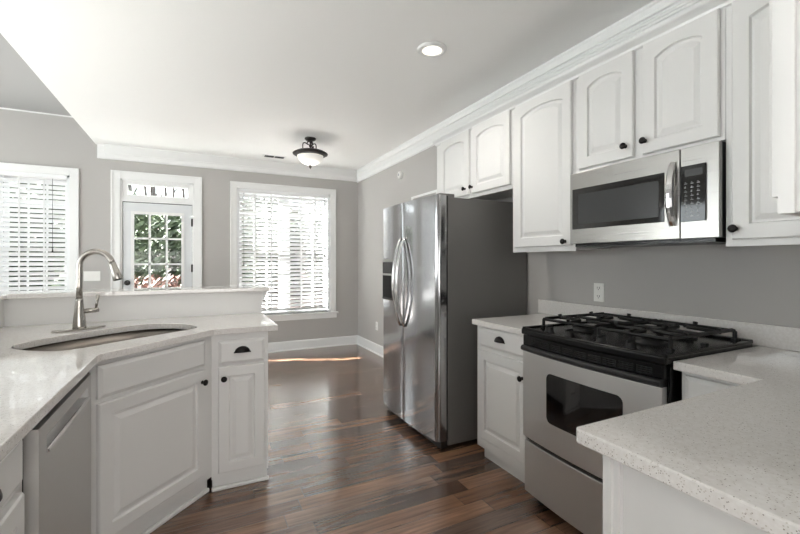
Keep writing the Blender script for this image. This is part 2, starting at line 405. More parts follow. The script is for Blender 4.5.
def cup(x, z, parent, w=.042, h=.034):
    m = MB(); L = []; nq = 16
    for k in range(7):
        ph = PI/2*k/6; ring = []
        for q in range(nq+1):
            t = PI*q/nq; ring.append((x+w*math.cos(t)*math.sin(ph)*(1 if k else 1), -.020-.026*math.cos(ph), z+h*math.sin(t)*math.sin(ph)))
        L.append(ring)
    m.loops(L[1:], cap0=False, cap1=False, smooth=True, closed=False)
    o = len(m.v); m._add([L[0][0]]+L[1], [(0, i, i+1) for i in range(1, nq+1)], True)
    m.tube([(x-w-.004, -.022, z), (x+w+.004, -.022, z)], .0035, 8)
    return m.obj('cup_pull', 'bronze', parent)
def face_frame(x0, x1, z0, z1, openings, parent, th=.019):
    mb = MB(); xs = sorted({x0, x1} | {v for o in openings for v in o[:2]})
    for a, b in zip(xs, xs[1:]):
        z = z0
        for h in sorted([o for o in openings if o[0] <= a+1e-6 and o[1] >= b-1e-6], key=lambda o: o[2]):
            if h[2] > z: mb.box(a, b, 0, th, z, h[2])
            z = h[3]
        mb.box(a, b, 0, th, z, z1)
    return mb.obj('face_frame', 'cab', parent)
def rot_place(mb, rz, loc): return mb.xform(Matrix.Translation(loc) @ Matrix.Rotation(rz, 4, 'Z'))

# ---- wall cabinets on the right wall: local x runs from far to near, local y=0 at x=-.305
XF = -.305
def upper(label, yfar, ynear, z0, z1, doors, knobs, arch=.045, back=True):
    r = thing('wall_cabinet', label, 'cabinet', (XF, yfar, z0), -PI/2); w = yfar-ynear; h = z1-z0
    box(0.0005, w-.0005, .019, -XF-.001, .012, h).obj('body', 'cab', r)
    face_frame(0, w, 0, h, [(a+.015, b-.015, c+.015, d-.015) for a, b, c, d in doors], r)
    for (a, b, c, d), kn in zip(doors, knobs):
        do = raised(a, b, c, d, r, arch); knob(kn[0], kn[1], do)
    return r
ZT = 2.365
# over fridge: y 3.193..2.197 z 1.80..
upper('short two-door white wall cabinet hung above the refrigerator', 3.193, 2.195, 1.795, ZT,
      [(.080, .510, .030, .550), (.550, .985, .030, .550)], [(.463, .080), (.557, .080)], .03)
upper('tall single-door white wall cabinet between refrigerator and microwave', 2.193, 1.670, 1.352, ZT,
      [(.036, .506, .032, .990)], [(.465, .056)], .03)
upper('short two-door white wall cabinet directly above the microwave', 1.668, .921, 1.795, ZT,
      [(.032, .358, .016, .548), (.405, .731, .016, .548)], [(.319, .076), (.420, .077)], .028)
r4 = upper('tall white wall cabinet right of the microwave, knob at its lower left', .919, -.02, 1.352, ZT,
      [(.027, .56, .026, .990)], [(.041, .070)], .03)
# near run, hung on wall_near and facing away from the camera
r5 = thing('wall_cabinet', 'white wall cabinet end at right edge of photo, nearest the camera', 'cabinet', (-.335, .294, 1.36), PI)
box(0, 1.157, .019, .313, .002, ZT-1.36).obj('body', 'cab', r5)
d5 = [(.05, .56, .028, .975), (.60, 1.142, .028, .975)]
face_frame(0, 1.163, 0, ZT-1.36, [(a+.015, b-.015, c+.015, d-.015) for a, b, c, d in d5], r5)
for a, b, c, d in d5: knob(b-.04 if a < .3 else a+.04, .07, raised(a, b, c, d, r5, .045))
# crown on the cabinet tops
cp = [(0, 0), (0, -.004), (.012, .0), (.016, .012), (.030, .022), (.046, .030), (.050, .036), (.050, .046), (0, .046)]
mb = MB(); A = []
path = [(XF+.001, 3.205), (XF+.001, .294), (-1.50, .294)]
L = []
for i, (px, py) in enumerate(path):
    nx, ny = [(-1, 0), (-1, 1), (0, 1)][i]
    if i == 1: nx, ny = -1, 1
    L.append([(px+nx*d, py+ny*d, ZT-.022+z) for d, z in cp])
mb.loops(L).obj('trim_5', 'trim'); struct(bpy.data.objects['trim_5'])

# ------------------------------------------------------------------ microwave
def rrect(cx, cz, w, h, r, y, n=5):
    pts = []
    for ox, oz, a0 in ((w/2-r, h/2-r, 0), (-w/2+r, h/2-r, 90), (-w/2+r, -h/2+r, 180), (w/2-r, -h/2+r, 270)):
        for q in range(n+1):
            a = math.radians(a0+90*q/n); pts.append((cx+ox+r*math.cos(a), y, cz+oz+r*math.sin(a)))
    return pts
mw = thing('microwave', 'stainless over-the-range microwave with black window and keypad', 'microwave', (XF, 1.666, 1.390), -PI/2)
MWW, MWH = .743, .396
box(.002, MWW-.002, -.018, .30, 0, MWH).obj('body', 'black_plastic', mw)
box(.02, MWW-.02, -.03, .28, -.018, 0).obj('underside_grille', 'black', mw)
def bowed(x0, x1, z0, z1, y0, bow, xa, xb, n=14, back=.0):   # front skin bowed over xa..xb
    L = []
    for q in range(n+1):
        x = x0+(x1-x0)*q/n; s_ = (x-(xa+xb)/2)/((xb-xa)/2); y = y0-bow*(1-abs(s_)**3)
        L.append([(x, y0+back+.02, z0), (x, y, z0), (x, y, z1), (x, y0+back+.02, z1)])
    return MB().loops(L)
door = bowed(-.006, .594, 0, MWH, -.038, .016, -.05, .79).obj('door', 'steel', mw, .002)
box(.020, .530, -.0555, -.045, .080, .305).obj('door_frame', 'black_glass', door, .002)
box(.060, .505, -.0562, -.0555, .105, .272).obj('window', 'display', door)
pnl = bowed(.598, MWW, 0, MWH, -.038, .016, -.05, .79).obj('control_panel', 'steel', mw, .002)
kp = MB().box(.600, .698, -.0553, -.045, .072, .315).obj('keypad', 'black_glass', pnl, .001)
box(.618, .688, -.0562, -.0553, .268, .298).obj('display', 'display', kp)
mk = MB()
for i in range(9):
    for j in range(3):
        z = .095+i*.0175; x = .616+j*.025
        if (i+j) % 4 == 3: mk.box(x, x+.006, -.0559, -.0553, z, z+.0045)
        else: mk.box(x, x+.011, -.0559, -.0553, z, z+.003)
        mk.box(x+.002, x+.006, -.0559, -.0553, z+.006, z+.008)
mk.obj('key_print', 'marks', kp)
hp = [(.566, -.052-.032*math.sin(PI*q/14)**.7, .058+.285*q/14) for q in range(15)]
mb = MB(); L = []
for x, y, z in hp: L.append([(x-.014, y+.010, z), (x-.014, y-.004, z), (x-.006, y-.009, z), (x+.006, y-.009, z), (x+.014, y-.004, z), (x+.014, y+.010, z)])
mb.loops(L).obj('handle', 'chrome', door)

# ------------------------------------------------------------------ countertops and splash (right side)
QT = .914; QB = .881
def slab(name, poly, label, bevel=.004, hole=None):
    bm = bmesh.new(); loops_ = [poly]+([hole] if hole else []); ed = []
    tv = []
    for lp in loops_:
        vs = [bm.verts.new((x, y, QT)) for x, y in lp]; tv.append(vs)
        ed += [bm.edges.new((vs[i], vs[(i+1) % len(vs)])) for i in range(len(vs))]
    if hole: bmesh.ops.triangle_fill(bm, edges=ed, use_beauty=True)
    else: bm.faces.new(tv[0])
    top = list(bm.faces); mp = {}
    for v in list(bm.verts): mp[v] = bm.verts.new((v.co.x, v.co.y, QB))
    for f in top: bm.faces.new([mp[v] for v in reversed(f.verts)])
    for vs in tv:
        for i in range(len(vs)):
            a, b = vs[i], vs[(i+1) % len(vs)]; bm.faces.new((a, b, mp[b], mp[a]))
    bmesh.ops.recalc_face_normals(bm, faces=bm.faces)
    me = bpy.data.meshes.new(name); bm.to_mesh(me); bm.free(); me.materials.append(M['quartz'])
    o = bpy.data.objects.new(name, me); COL.objects.link(o)
    b = o.modifiers.new('bevel', 'BEVEL'); b.width = bevel; b.segments = 2; b.limit_method = 'ANGLE'; b.angle_limit = .6
    return tag(o, label, 'countertop')
RY0, RY1 = .936, 1.690
slab('countertop', [(-.002, 2.19), (-.002, RY1+.003), (-.655, RY1+.003), (-.655, 2.19)], 'narrow speckled white countertop between the refrigerator and the gas range')
slab('countertop', [(-.002, RY0-.007), (-.655, RY0-.007), (-.655, .659), (-1.488, .659), (-1.495, .656), (-1.4995, .647), (-1.4995, -.018), (-.002, -.018)],
     'L-shaped speckled white countertop in the right foreground')
tag(box(-.021, -.002, -.018, 2.245, QT+.0005, 1.012).obj('backsplash', 'quartz', None, .002), 'low speckled quartz backsplash strip along the wall behind the range', 'backsplash')

# ------------------------------------------------------------------ base cabinets (right side)
def base(name, label, loc, rz, w, depth, doors, drawers, knobs, cups, kick=.055, kick_h=.10, molding=False):
    r = thing(name, label, 'cabinet', loc, rz)
    box(.001, w-.001, .019, depth, kick_h, QB-.001).obj('body', 'cab', r)
    face_frame(0, w, kick_h-.01, QB-.001, [(a+.012, b-.012, c+.012, d-.012) for a, b, c, d in doors+drawers], r)
    k = MB().box(.004, w-.004, kick, kick+.015, .0, kick_h)
    k.obj('toe_kick', 'cab', r)
    ds = [raised(*d, r, 0, .055) for d in doors]; dr = [drawer(*d, r) for d in drawers]
    for (i, x, z) in knobs: knob(x, z, ds[i])
    for (i, x, z) in cups: cup(x, z, dr[i])
    return r
base('base_cabinet', 'narrow white base cabinet with drawer and door left of the range', (-.612, 2.187, 0), -PI/2, .493, .60,
     [(.036, .472, .160, .722)], [(.036, .472, .748, .866)], [(0, .436, .635)], [(0, .245, .805)])
rr = thing('base_cabinet', 'white base cabinet sliver right of the range in the corner', 'cabinet', (-.612, .920, 0), -PI/2)
box(.001, .88, .019, .60, .10, QB-.001).obj('body', 'cab', rr)
face_frame(0, .30, .09, QB-.001, [(.03, .27, .12, .68), (.03, .27, .73, .85)], rr); box(.004, .30, .055, .07, 0, .10).obj('toe_kick', 'cab', rr)
raised(.016, .285, .145, .712, rr, 0, .055); cup(.15, .80, drawer(.016, .285, .735, .862, rr))
rn = thing('base_cabinet', 'white base cabinet end panel under the right foreground countertop', 'cabinet', (-.635, .600, 0), PI)
box(0, .815, .019, .60, .10, QB-.001).obj('body', 'cab', rn)
face_frame(0, .843, .09, QB-.001, [(.04, .40, .12, .68), (.44, .80, .12, .68), (.04, .40, .73, .85), (.44, .80, .73, .85)], rn)
for a, b in ((.03, .41), (.43, .81)):
    knob(b-.03 if a < .2 else a+.03, .60, raised(a, b, .145, .712, rn, 0, .055)); cup((a+b)/2, .80, drawer(a, b, .735, .862, rn))
box(.004, .82, .055, .07, 0, .10).obj('toe_kick', 'cab', rn)
box(.815, .825, .019, .60, 0, QB-.001).box(.825, .834, .019, .034, 0, QB-.001).obj('end_panel', 'cab', rn)

# ------------------------------------------------------------------ range
RW = RY1-RY0
rg = thing('gas_range', 'stainless gas range with black cooktop and oven window', 'range', (-.655, RY1, 0), -PI/2)
box(.003, RW-.003, .0, .63, .05, .905).obj('body', 'black', rg)
for x in (.06, RW-.06):
    MB().lathe([(.018, 0), (.018, .012), (.01, .014), (.01, .05)], (x, .04, 0), 'z', 12).obj('foot', 'black_plastic', rg)
def bow_solid(x0, x1, z0, z1, y0, bow, yb, n=20):
    L = []
    for q in range(n+1):
        x = x0+(x1-x0)*q/n; s_ = 2*(x/RW)-1; y = y0-bow*(1-s_*s_)
        L.append([(x, yb, z0), (x, y, z0), (x, y, z1), (x, yb, z1)])
    return MB().loops(L)
bow_solid(.004, RW-.012, .058, .332, -.022, .022, .0).obj('bottom_drawer', 'steel_range', rg, .004)
od = bow_solid(.004, RW-.012, .356, .812, -.034, .024, .0).obj('oven_door', 'steel_range', rg, .004)
bow_solid(.008, RW-.014, .332, .356, -.002, .020, .01).obj('drawer_gap', 'hole', rg)
# oven window: rounded, bowed
def bowed_panel(x0, x1, z0, z1, r, y0, bow, off):
    L = []; xs = [x0+r*(1-math.cos(PI/2*q/6)) for q in range(7)]+[x0+r+(x1-x0-2*r)*q/14 for q in range(1, 14)]+[x1-r*(1-math.cos(PI/2*(6-q)/6)) for q in range(7)]
    for x in xs:
        d = max(r-(x-x0), r-(x1-x), 0); h = r-math.sqrt(max(r*r-d*d, 0))
        y = y0-bow*(1-(2*x/RW-1)**2)
        L.append([(x, y+.004, z0+h), (x, y-off, z0+h), (x, y-off, z1-h), (x, y+.004, z1-h)])
    return MB().loops(L)
wn = bowed_panel(.188, .594, .492, .737, .03, -.034, .024, .002).obj('oven_window', 'black_glass', od)
# black handle lip under louvred vent band
bow_solid(.002, RW-.010, .842, .897, -.030, .024, .02).obj('vent_band', 'black', rg, .003)
mb = MB()
for z in (.852, .860, .868, .876):
    for k in range(9):
        xa = .07+k*.072; L = []
        for q in range(3):
            x = xa+.06*q/2; s_ = 2*x/RW-1; y = -.030-.024*(1-s_*s_)-.0008
            L.append([(x, y+.002, z), (x, y-.001, z), (x, y-.001, z+.004), (x, y+.002, z+.004)])
        mb.loops(L)
mb.obj('louvers', 'iron', rg)
L = []
for q in range(21):
    x = .002+(RW-.014)*q/20; s_ = 2*x/RW-1; y = -.040-.026*(1-s_*s_)
    L.append([(x, y+.04, .812), (x, y+.004, .812), (x, y-.008, .820), (x, y-.008, .832), (x, y, .842), (x, y+.04, .842)])
MB().loops(L).obj('oven_handle', 'black_plastic', rg)
# cooktop with raised rim
ct = bow_solid(-.004, RW+.004, .900, .930, -.040, .028, .60).obj('cooktop', 'black', rg, .006, 3)
rim = MB(); L = []
for q in range(21):
    x = .0+RW*q/20; s_ = 2*x/RW-1; y = -.036-.028*(1-s_*s_); L.append([(x, y, .930), (x, y+.004, .937), (x, y+.02, .937), (x, y+.026, .930)])
rim.loops(L); rim.box(-.005, .018, -.03, .60, .926, .938).box(RW-.018, RW+.005, -.03, .60, .926, .938).box(0, RW, .575, .61, .926, .942)
rim.obj('rim', 'black', rg, .003)
for k in range(4):
    x = (.16, .29, RW-.29, RW-.16)[k]; s_ = 2*x/RW-1; y = -.02-.028*(1-s_*s_)+.035
    MB().lathe([(.026, 0), (.026, .004), (.021, .006), (.020, .024), (.017, .027), (0, .027)], (x, y, .930), 'z', 20).box(x-.004, x+.004, y-.022, y+.022, .952, .966).obj('knob', 'black_plastic', rg)
for (x, y, r) in ((.20, .19, .05), (.20, .44, .042), (RW-.20, .19, .055), (RW-.20, .44, .042)):
    MB().lathe([(r*1.35, 0), (r*1.3, .006), (r, .007), (r, .018), (r*.9, .022), (0, .023)], (x, y, .930), 'z', 24).obj('burner', 'iron', rg)
for gx0, gx1 in ((.045, RW/2-.008), (RW/2+.008, RW-.045)):
    g = MB(); zt = .982; ya, yb = .075, .555; t = .0085
    def bar(p, q): g.tube([p, q], t, 6, False)
    g.tube([(gx0, ya, .932), (gx0, ya, zt-.008), (gx0+.006, ya+.008, zt), (gx0+.006, yb-.008, zt), (gx0, yb, zt-.008), (gx0, yb, .932)], t, 6, False)
    g.tube([(gx1, ya, .932), (gx1, ya, zt-.008), (gx1-.006, ya+.008, zt), (gx1-.006, yb-.008, zt), (gx1, yb, zt-.008), (gx1, yb, .932)], t, 6, False)
    for y in (ya, (ya+yb)/2, yb): bar((gx0, y, zt-.004), (gx1, y, zt-.004))
    xm = (gx0+gx1)/2
    for yc in (.19, .44):
        for ax, ay in ((1, 0), (-1, 0), (0, 1), (0, -1)):
            e = (gx1-xm) if ax else .118
            g.tube([(xm+ax*.025, yc+ay*.025, zt+.002), (xm+ax*e, yc+ay*e, zt-.002)], t, 6, False)
            g.tube([(xm+ax*e*.93, yc+ay*e*.93, zt-.002), (xm+ax*e*.97, yc+ay*e*.97, zt+.016)], t*1.2, 6, False)
    for x, y in ((gx0, ya), (gx1, ya), (gx0, yb), (gx1, yb), (gx0, .315), (gx1, .315)): g.box(x-.01, x+.01, y-.012, y+.012, .931, .944)
    g.obj('grate', 'iron', rg)

# ------------------------------------------------------------------ refrigerator
fr = thing('refrigerator', 'stainless side-by-side refrigerator with charcoal side and bowed handles', 'refrigerator', (-.726, 3.268, 0), -PI/2)
FW, FH = .905, 1.744
box(0, FW, .0, .71, .03, FH-.012).obj('body', 'grey_side', fr, .004)
box(.01, FW-.01, -.05, .0, .012, .062).obj('toe_grille', 'black_plastic', fr)
for x in (.07, FW-.07): MB().lathe([(.022, 0), (.022, .014), (.012, .018), (.012, .05)], (x, -.02, 0), 'z', 14).obj('foot', 'black_plastic', fr)
for x in (.03, FW-.06): box(x, x+.05, -.06, .06, FH-.011, FH+.012).obj('hinge_cover', 'grey_side', fr, .004)
def fdoor(x0, x1, rl, rr_):
    pr = []; n = 14
    for q in range(n+1):
        x = x0+(x1-x0)*q/n; s_ = 2*(x/FW)-1; y = -.082-.028*(1-s_*s_)
        dl, dr = x-x0, x1-x
        R = rl
        if dl < R: y += R-math.sqrt(max(R*R-(R-dl)**2, 0))
        R = rr_
        if dr < R: y += R-math.sqrt(max(R*R-(R-dr)**2, 0))
        pr.append((x, y))
    return pr
def door_solid(x0, x1, z0, z1, rl, rr_):
    xs = []
    for R, e, sg in ((rl, x0, 1), (rr_, x1, -1)):
        pass
    n = 8; pts = []
    fy = lambda x: -.082-.028*(1-(2*x/FW-1)**2)
    for q in range(n+1):
        a = PI/2*q/n; x = x0+rl*(1-math.cos(a)); pts.append((x, fy(x0+rl)+rl*(1-math.sin(a))))
    for q in range(1, 12): x = x0+rl+(x1-x0-rl-rr_)*q/12; pts.append((x, fy(x)))
    for q in range(n+1):
        a = PI/2*(1-q/n); x = x1-rr_*(1-math.cos(a)); pts.append((x, fy(x1-rr_)+rr_*(1-math.sin(a))))
    loop = [(x0, -.012)]+pts+[(x1, -.012)]
    mb = MB(); mb.loops([[(x, y, z0) for x, y in loop], [(x, y, z1) for x, y in loop]], smooth=False)
    for i in range(len(mb.f)-2):
        mb.sm[i] = True
    return mb
SPL = .44
def sharpen(o):
    for p in o.data.polygons:
        pass
    m = o.modifiers.new('edges', 'EDGE_SPLIT'); m.split_angle = .6; return o
fd1 = sharpen(door_solid(.002, SPL-.003, .065, FH, .012, .010).obj('freezer_door', 'steel_v', fr))
fd2 = sharpen(door_solid(SPL+.003, FW-.002, .065, FH, .010, .035).obj('fridge_door', 'steel_v', fr))
box(.004, FW-.004, -.012, .0, .065, FH-.006).obj('gasket', 'hole', fr)
def hnd(x, bend, par):
    n = 18; pts = []
    for q in range(n+1):
        t = q/n; z = .79+.68*t; s_ = math.sin(PI*t)
        pts.append((x, -.110-.006-.066*s_**.8, z))
    L = []
    for x_, y, z in pts: L.append([(x_+.013*math.cos(a), y+.010*math.sin(a), z) for a in [2*PI*k/10 for k in range(10)]])
    MB().loops(L, smooth=True).obj('handle', 'chrome', par)
hnd(SPL-.032, 0, fd1); hnd(SPL+.032, 0, fd2)
dy = -.082-.028*(1-(2*.18/FW-1)**2)
MB().loops([rrect(.195, 1.14, .27, .34, .02, dy+.015), rrect(.195, 1.14, .27, .34, .02, dy-.016), rrect(.195, 1.14, .25, .32, .015, dy-.018)]).obj('dispenser_frame', 'steel', fd1)
box(.07, .30, dy-.0195, dy-.012, .985, 1.175).obj('dispenser_recess', 'hole', fd1, .004)
box(.075, .295, dy-.021, dy-.012, 1.19, 1.285).obj('dispenser_panel', 'display', fd1, .003)
box(.08, .29, dy-.026, dy-.012, .978, .99).obj('drip_tray', 'black_plastic', fd1)

# ------------------------------------------------------------------ left run: dishwasher, sink base, end cabinet
CN = [(-2.620, 2.035), (-2.178, 2.492)]
ev = Vector((CN[1][0]-CN[0][0], CN[1][1]-CN[0][1])).normalized(); nv = Vector((ev.y, -ev.x)); ANG = math.atan2(ev.y, ev.x)
FA = Vector((-2.655, 2.050)); FB = Vector((-2.190, 2.525)); ANG = math.atan2(FB.y-FA.y, FB.x-FA.x)
# sink outline, measured on the counter
sk = [(-3.008, 2.392), (-2.958, 2.535), (-2.834, 2.671), (-2.7, 2.783), (-2.567, 2.88), (-2.437, 2.868), (-2.317, 2.769), (-2.263, 2.633), (-2.288, 2.559), (-2.364, 2.506), (-2.476, 2.413), (-2.59, 2.325), (-2.687, 2.233), (-2.764, 2.185), (-2.835, 2.205), (-2.919, 2.273)]
def smooth_loop(p, it=2):
    for _ in range(it):
        q = []
        for i in range(len(p)):
            a, b = p[i], p[(i+1) % len(p)]
            q += [(a[0]*.75+b[0]*.25, a[1]*.75+b[1]*.25), (a[0]*.25+b[0]*.75, a[1]*.25+b[1]*.75)]
        p = q
    return p
sk = smooth_loop(sk, 1)[::-1]
sx, sy = sum(p[0] for p in sk)/len(sk), sum(p[1] for p in sk)/len(sk)
sk = [(sx+(x-sx)*1.02, sy+(y-sy)*1.02) for x, y in sk]
slab('countertop', [(-2.625, .3), (-2.6215, 2.015), (-2.611, 2.046), CN[1], (-1.834, 2.493), (-1.834, 3.128), (-3.255, 3.128), (-3.255, .3)],
     'angled white quartz countertop with the sink on the left', .003, sk)
cx = sum(p[0] for p in sk)/len(sk); cyy = sum(p[1] for p in sk)/len(sk)
sc = lambda k, z: [(cx+(x-cx)*k, cyy+(y-cyy)*k, z) for x, y in sk]
sn = thing('sink', 'undermount stainless steel sink bowl set in the angled countertop', 'sink', (0, 0, .69))
mb = MB().loops([[(x, y, z-.69) for x, y, z in l] for l in (sc(1.05, QB-.0015), sc(1.015, QB-.0015), sc(1.01, .80), sc(.99, .73), sc(.95, .708), sc(.5, .702), sc(.06, .70))], cap0=False, smooth=True)
mb.obj('basin', 'steel_sink', sn)
MB().lathe([(.045, .0), (.045, .004), (.03, .005), (.028, .002), (0, .002)], (cx, cyy, .0125), 'z', 20).obj('drain', 'chrome', sn)

# end cabinet facing the camera
ec = base('base_cabinet', 'narrow white base cabinet with one drawer at the end of the sink run', (FB.x, 2.525, 0), 0, -1.886-FB.x, .60,
     [(.034, .283, .100, .697)], [(.034, .283, .710, .842)], [(0, .062, .632)], [(0, .160, .772)], .012, .075)
box(.0, -1.886-FB.x+.004, -.012, .012, .0, .022).obj('shoe_moulding', 'cab', ec, .006)
# sink base, diagonal
DL = (FB-FA).length
sb = thing('base_cabinet', 'wide single-door white sink base cabinet set at an angle', 'cabinet', (FA.x, FA.y, 0), ANG)
face_frame(0, DL, .085, QB-.001, [(.045, .585, .15, .68), (.045, .585, .74, .845)], sb)
MB().prism([(.03, .022), (DL-.03, .022), (DL-.28, .20), (.24, .20)], .09, .66).obj('body', 'cab', sb)
drawer(.026, .602, .722, .860, sb)
knob(.576, .640, raised(.026, .602, .130, .702, sb, 0, .055))
box(.01, DL-.0, .032, .045, .0, .09).obj('toe_kick', 'cab', sb); box(.0, DL+.0, .012, .032, 0, .022).obj('shoe_moulding', 'cab', sb, .006)
# dishwasher
dw = thing('dishwasher', 'stainless dishwasher under the left countertop with recessed handle', 'dishwasher', (-2.674, 1.402, 0), PI/2)
DWW = .612
box(.004, DWW-.004, .0, .57, .10, .872).obj('tub', 'black_plastic', dw)
box(.006, DWW-.006, -.020, .0, .8445, .872).obj('control_strip', 'hole', dw)
box(.004, DWW-.004, .04, .055, 0, .10).obj('toe_panel', 'black_plastic', dw)
def dface(x0, x1, z0, z1): return MB().box(x0, x1, -.036, -.001, z0, z1)
pa, pb, pc, pd = .070, .560, .764, .803
mb = MB().box(.003, pa, -.032, -.0005, .105, .843).box(pb, DWW-.003, -.032, -.0005, .105, .843).box(pa, pb, -.032, -.0005, .105, pc).box(pa, pb, -.032, -.0005, pd, .843)
dd = mb.obj('door', 'steel_range', dw)
MB().loops([[(pa, -.003, pc), (pa, -.012, pd), (pa, -.003, pd)], [(pb, -.003, pc), (pb, -.012, pd), (pb, -.003, pd)]]).obj('handle_pocket', 'chrome', dd)
MB().box(pa-.004, pb+.004, -.038, -.030, pc-.010, pc+.003).obj('handle_lip', 'chrome', dd, .003)
# drawer cabinet nearest the camera
lc = base('base_cabinet', 'white base cabinet left of the dishwasher at photo edge', (-2.674, .35, 0), PI/2, 1.048, .57,
     [(.04, .52, .10, .708), (.55, 1.0, .10, .708)], [(.04, .52, .732, .858), (.55, 1.0, .732, .858)], [(0, .48, .64), (1, .59, .64)], [(0, .28, .80), (1, .775, .795)])
# ------------------------------------------------------------------ raised bar top
mb = MB().prism([(-3.235, .28), (-3.235, 3.100), (-1.790, 3.100), (-1.790, 3.45), (-3.60, 3.45), (-3.60, .28)], 1.0735, 1.1015)
tag(mb.obj('bar_top', 'quartz', None, .004), 'raised white quartz bar top behind the sink', 'bar top')
struct(MB().loops([[(-1.84, y, 1.073), (-1.80, y, 1.073), (-1.802, y, 1.060), (-1.815, y, 1.045), (-1.822, y, 1.02), (-1.835, y, 1.0), (-1.84, y, .985)] for y in (3.132, 3.268)]).obj('trim_6', 'trim'))

# ------------------------------------------------------------------ faucet
fb = Vector((-2.843, 2.807)); FZ = QT+.0005
fc = thing('faucet', 'tall brushed nickel gooseneck faucet behind the sink', 'faucet', (fb.x, fb.y, FZ))
pdv = Vector((.824, .566)); sd = Vector((.95, -.31)).normalized()
pl = []
for q in range(24):
    a = 2*PI*q/24; u = .128*(abs(math.cos(a))**.35)*(1 if math.cos(a) > 0 else -1); v = .03*math.sin(a)
    pl.append((pdv.x*u-pdv.y*v, pdv.y*u+pdv.x*v))
MB().prism(pl, 0, .008).obj('base_plate', 'nickel', fc, .003)
MB().lathe([(.031, .008), (.031, .02), (.028, .06), (.022, .11), (.018, .16), (.018, .172), (0, .172)], (0, 0, 0), 'z', 24).obj('body', 'nickel', fc)
pts = [(0, 0, .165), (0, 0, .24), (0, 0, .335)]; R = .084
for q in range(1, 15):
    a = PI*q/14*.93; pts.append((sd.x*R*(1-math.cos(a)), sd.y*R*(1-math.cos(a)), .347+R*math.sin(a)))
MB().tube(pts, .0155, 16).obj('spout', 'nickel', fc)
e = Vector(pts[-1]); dvec = (e-Vector(pts[-2])).normalized()
sp = MB().tube([e-dvec*.004, e+dvec*.01, e+dvec*.055, e+dvec*.092, e+dvec*.097], [.0165, .0175, .021, .0255, .0235], 18).obj('spray_head', 'nickel', fc)
MB().tube([e+dvec*.0965, e+dvec*.0985], .019, 16).obj('spray_face', 'black_plastic', sp)
hv = Vector((.85, .42, 0)).normalized()
MB().tube([hv*.02+Vector((0, 0, .10)), hv*.07+Vector((0, 0, .102)), hv*.088+Vector((0, 0, .103))], [.013, .014, .013], 14).obj('handle_hub', 'nickel', fc)
MB().tube([hv*.076+Vector((0, 0, .11)), hv*.08+Vector((0, 0, .14)), hv*.086+Vector((0, 0, .188))], [.006, .0075, .0095], 12).obj('lever', 'nickel', fc)

# ------------------------------------------------------------------ ceiling fixtures
def can(label, x, y, power):
    r = thing('recessed_light', label, 'light', (x, y, CZ))
    MB().lathe([(.098, 0), (.098, -.006), (.092, -.014), (.075, -.018), (.066, -.014), (.066, 0)], (0, 0, 0), 'z', 40).obj('trim_ring', 'trim', r)
    MB().lathe([(.066, -.010), (.03, -.013), (0, -.014)], (0, 0, 0), 'z', 40).obj('lens', 'can_lens', r)
    l = lamp('downlight_beam', 'SPOT', (0, 0, -.03), power, (0, 0, 0), (1, .95, .88), spot_size=2.4, spot_blend=.8, shadow_soft_size=.06); l.parent = r
can('round white recessed ceiling light above the kitchen floor', -.866, 2.343, 18)
sf = thing('ceiling_fixture', 'bronze semi-flush ceiling light with white glass bowl', 'light', (-1.098, 4.66, CZ))
MB().lathe([(.064, 0), (.064, -.012), (.05, -.026), (.02, -.032), (0, -.032)], (0, 0, 0), 'z', 28).obj('canopy', 'fix_bronze', sf)
MB().lathe([(.009, -.03), (.009, -.07), (.016, -.08), (.016, -.095), (.009, -.105), (.009, -.16)], (0, 0, 0), 'z', 14).obj('stem', 'fix_bronze', sf)
for k in range(3):
    a = 2*PI*k/3+.5; p = []
    for q in range(21):
        t = q/20; rr0 = .018+.135*t+.03*math.sin(t*2*PI); z = -.075-.085*t+.045*math.sin(t*2.2*PI)
        p.append((rr0*math.cos(a), rr0*math.sin(a), z))
    tip = p[0]
    curl = [(tip[0]+(.02*math.sin(c*.55))*math.cos(a), tip[1]+(.02*math.sin(c*.55))*math.sin(a), tip[2]+.02-.02*math.cos(c*.55)) for c in range(1, 9)]
    MB().tube(curl[::-1]+p, .0065, 8).obj('scroll_arm', 'fix_bronze', sf)
MB().lathe([(.125, -.150), (.155, -.152), (.188, -.170), (.198, -.178), (.196, -.186), (.168, -.200), (.148, -.206), (.140, -.19)], (0, 0, 0), 'z', 40).obj('rim', 'fix_bronze', sf)
MB().lathe([(.146, -.192), (.146, -.212), (.134, -.245), (.106, -.275), (.067, -.296), (.025, -.306), (0, -.307)], (0, 0, 0), 'z', 40).obj('glass_bowl', 'lamp_glass', sf)
MB().lathe([(.0, -.303), (.016, -.306), (.013, -.318), (.017, -.326), (.010, -.338), (.003, -.352), (0, -.353)], (0, 0, 0), 'z', 14).obj('finial', 'fix_bronze', sf)
l = lamp('fixture_glow', 'POINT', (0, 0, -.36), 3, None, (1, .96, .9), shadow_soft_size=.1); l.parent = sf
cv = thing('ceiling_vent', 'small white ceiling air vent near the back wall', 'vent', (-1.328, 5.68, CZ))
mb = MB().box(-.15, .15, -.06, .06, -.006, 0); mb.obj('frame', 'trim', cv, .002)
for a, b in ((-.125, -.006), (.006, .125)):
    mb = MB()
    for q in range(5): y = -.038+q*.019; mb.box(a, b, y-.005, y+.005, -.009, -.006)
    mb.obj('slots', 'black_plastic', cv)

